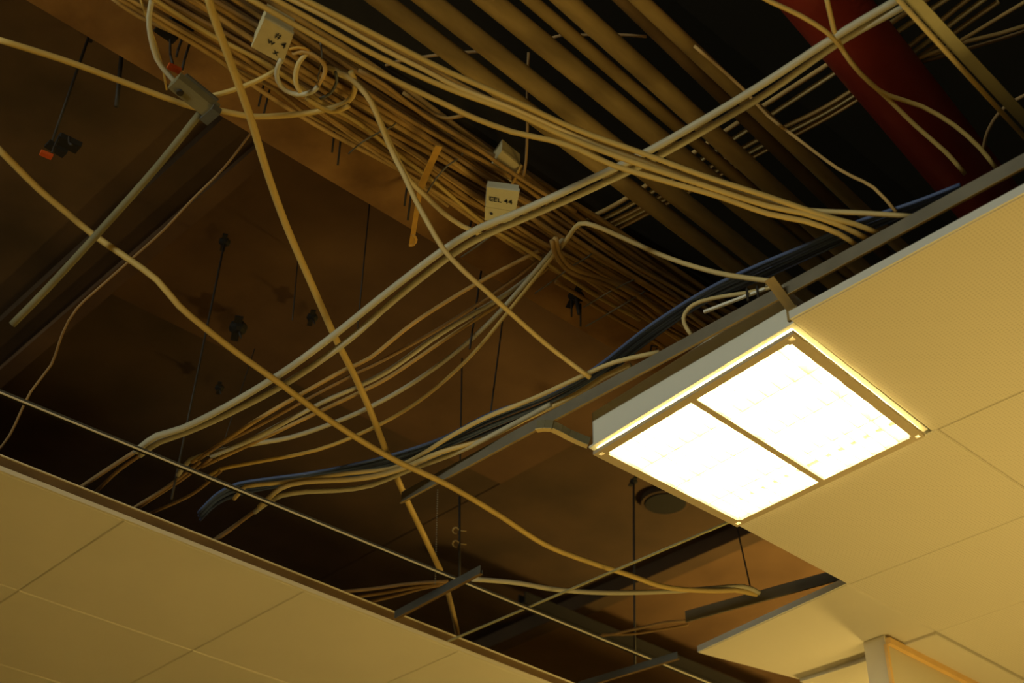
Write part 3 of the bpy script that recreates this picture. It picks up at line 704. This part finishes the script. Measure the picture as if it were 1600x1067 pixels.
cradle([(500, 62), (503, 85), (500, 110), (497, 122), (505, 132)], 'dark wire cradle over the bundle behind the cable loops')

# dark round opening cap in the slab, half behind the lamp
c = at(1040, 786, 0.93)
root = thing('round_cap', c, 'dark round cap on the slab half hidden by the lamp', 'cap')
MB().tube([c, c + Vector((0, 0, .03))], 0.095, 28).obj('disc', m_slab3, root)
MB().tube([c - Vector((0, 0, .005)), c], 0.08, 24).obj('face', m_darkbar, root)

# ------------------------------------------------------------------ the lamp
CL, CB, CR, CT = at(920, 700, -0.022), at(1150, 816), at(1450, 671), at(1240, 504)
def LP(u, v, w):
    """u along the long direction (0 at the left/low side, 1 towards the right), v across; w metres up"""
    p = CL.lerp(CB, v) * (1 - u) + CT.lerp(CR, v) * u       # u: left->top edge, v: left->bottom edge
    return p + Vector((0, 0, w))
lamp = thing('ceiling_lamp', LP(.5, .5, 0), 'bright square fluorescent ceiling lamp with two louvred panels, hung at the tile edge', 'lamp')
def lbox(mb, u0, v0, w0, u1, v1, w1):
    c = [(u0, v0), (u1, v0), (u1, v1), (u0, v1)]
    return mb.hexa([LP(u, v, w0) for u, v in c], [LP(u, v, w1) for u, v in c])
t = 0.012
mb = MB()
lbox(mb, t, t, .098, 1 - t, 1 - t, .100)
lbox(mb, t, t, .004, 1 - t, 2 * t - .006, .098); lbox(mb, t, 1 - 2 * t + .006, .004, 1 - t, 1 - t, .098)
lbox(mb, t, t, .004, 2 * t - .006, 1 - t, .098); lbox(mb, 1 - 2 * t + .006, t, .004, 1 - t, 1 - t, .098)
mb.obj('housing', m_house, lamp)
mb = MB()
fw = 0.022
lbox(mb, 0, 0, 0, 1, fw, .005); lbox(mb, 0, 1 - fw, 0, 1, 1, .005); lbox(mb, 0, fw, 0, fw, 1 - fw, .005); lbox(mb, 1 - fw, fw, 0, 1, 1 - fw, .005)
mb.obj('outer_frame', m_house, lamp)
# gear tray on top
mb = MB(); lbox(mb, .08, .25, .1, .92, .75, .135); mb.obj('gear_tray', m_galv, lamp)
# reflectors and tubes (tubes run along u)
mb = MB()
lbox(mb, .03, .03, .094, .97, .97, .097)
for k in range(5):
    v = .04 + .23 * k
    mb.hexa([LP(.03, max(.03, v - .05), .094), LP(.97, max(.03, v - .05), .094), LP(.97, min(.97, v + .05), .094), LP(.03, min(.97, v + .05), .094)],
            [LP(.03, min(max(v, .035), .965) - .004, .05), LP(.97, min(max(v, .035), .965) - .004, .05), LP(.97, min(max(v, .035), .965) + .004, .05), LP(.03, min(max(v, .035), .965) + .004, .05)])
mb.obj('reflector', m_white, lamp)
for k in range(4):
    v = .155 + .23 * k
    tb = MB().tube([LP(.04, v, .068), LP(.96, v, .068)], 0.013, 12).obj('fluorescent_tube', m_tube, lamp, smooth=True)
# louvre frame hangs a finger lower than the outer frame
D = -0.016
mb = MB()
a0, a1, bw = .012, .988, .040
cs = .05
for (u0, v0, u1, v1) in ((a0 + cs, a0, a1 - cs, a0 + bw), (a0 + cs, a1 - bw, a1 - cs, a1), (a0, a0 + cs, a0 + bw, a1 - cs), (a1 - bw, a0 + cs, a1, a1 - cs), (.486, a0 + bw, .514, a1 - bw)):
    lbox(mb, u0, v0, D - .004, u1, v1, D + .006)
# pierced corners
for (cu, cv) in ((a0, a0), (a1 - cs, a0), (a1 - cs, a1 - cs), (a0, a1 - cs)):
    h0, h1 = .016, .036
    lbox(mb, cu, cv, D - .004, cu + cs, cv + h0, D + .006); lbox(mb, cu, cv + h1, D - .004, cu + cs, cv + cs, D + .006)
    lbox(mb, cu, cv + h0, D - .004, cu + h0, cv + h1, D + .006); lbox(mb, cu + h1, cv + h0, D - .004, cu + cs, cv + h1, D + .006)
louvre = mb.obj('louvre_frame', m_alu, lamp)
for (u0, u1) in ((a0 + bw, .486), (.514, a1 - bw)):
    n = 7
    for k in range(1, n):
        u = u0 + (u1 - u0) * k / n
        q = MB(); lbox(q, u - .0012, a0 + bw, D, u + .0012, a1 - bw, D + .030); q.obj('louvre_blade', m_white, louvre)
    for k in range(1, 4):
        v = .04 + .23 * k
        q = MB(); q.hexa([LP(u0, v - .012, D + .03), LP(u1, v - .012, D + .03), LP(u1, v + .012, D + .03), LP(u0, v + .012, D + .03)], [LP(u0, v - .002, D), LP(u1, v - .002, D), LP(u1, v + .002, D), LP(u0, v + .002, D)]); q.obj('louvre_divider', m_white, louvre)
# mounting brackets at two corners
P = smooth_path(path([(838, 672), (862, 671), (888, 684), (905, 692), (918, 697)], [0.03, 0.02, 0.0]), 0.02)
root = thing('lamp_bracket', P[0], 'curved pale bracket sticking out from the left corner of the lamp', 'bracket')
mb = MB()
for i in range(len(P) - 1): mb.extrude(rect(-.002, 0, .002, .026), P[i], P[i + 1] + (P[i + 1] - P[i]) * .04)
mb.obj('arm', m_tubeg, root)
mb = MB()
for i in range(len(P) - 1): mb.extrude(rect(-.008, -.002, .008, 0), P[i], P[i + 1])
mb.obj('flange', m_cable, root)
c = at(1228, 480, 0.03)
root = thing('lamp_bracket', c, 'small tan bracket at the top corner of the lamp beside the perforated tile', 'bracket')
MB().extrude(rect(-.012, 0, .012, .003), c + Vector((.0, -.03, 0)), c + Vector((.0, .05, .05))).obj('strap', m_pipe, root)
MB().box((c.x - .014, c.y - .04, c.z - .02), (c.x + .014, c.y - .02, c.z + .01)).obj('foot', m_pipe, root)
a, b = at(1100, 489, 0.125), at(1214, 446, 0.125)
root = thing('lamp_bracket', (a + b) / 2, 'pale strip bracket along the top of the lamp with two dark pins', 'bracket')
MB().extrude(rect(-.003, 0, .003, .006), a, b).extrude([(-.003, 0), (.012, 0), (.012, .012), (-.003, .012)], b + (a - b) * .12, b).obj('strip', m_house, root)
for q in ((1168, 462), (1184, 458)):
    p = at(*q, 0.12); MB().tube([p - Vector((0, 0, .015)), p + Vector((0, 0, .02))], .003, 6).obj('pin', m_dark, root)
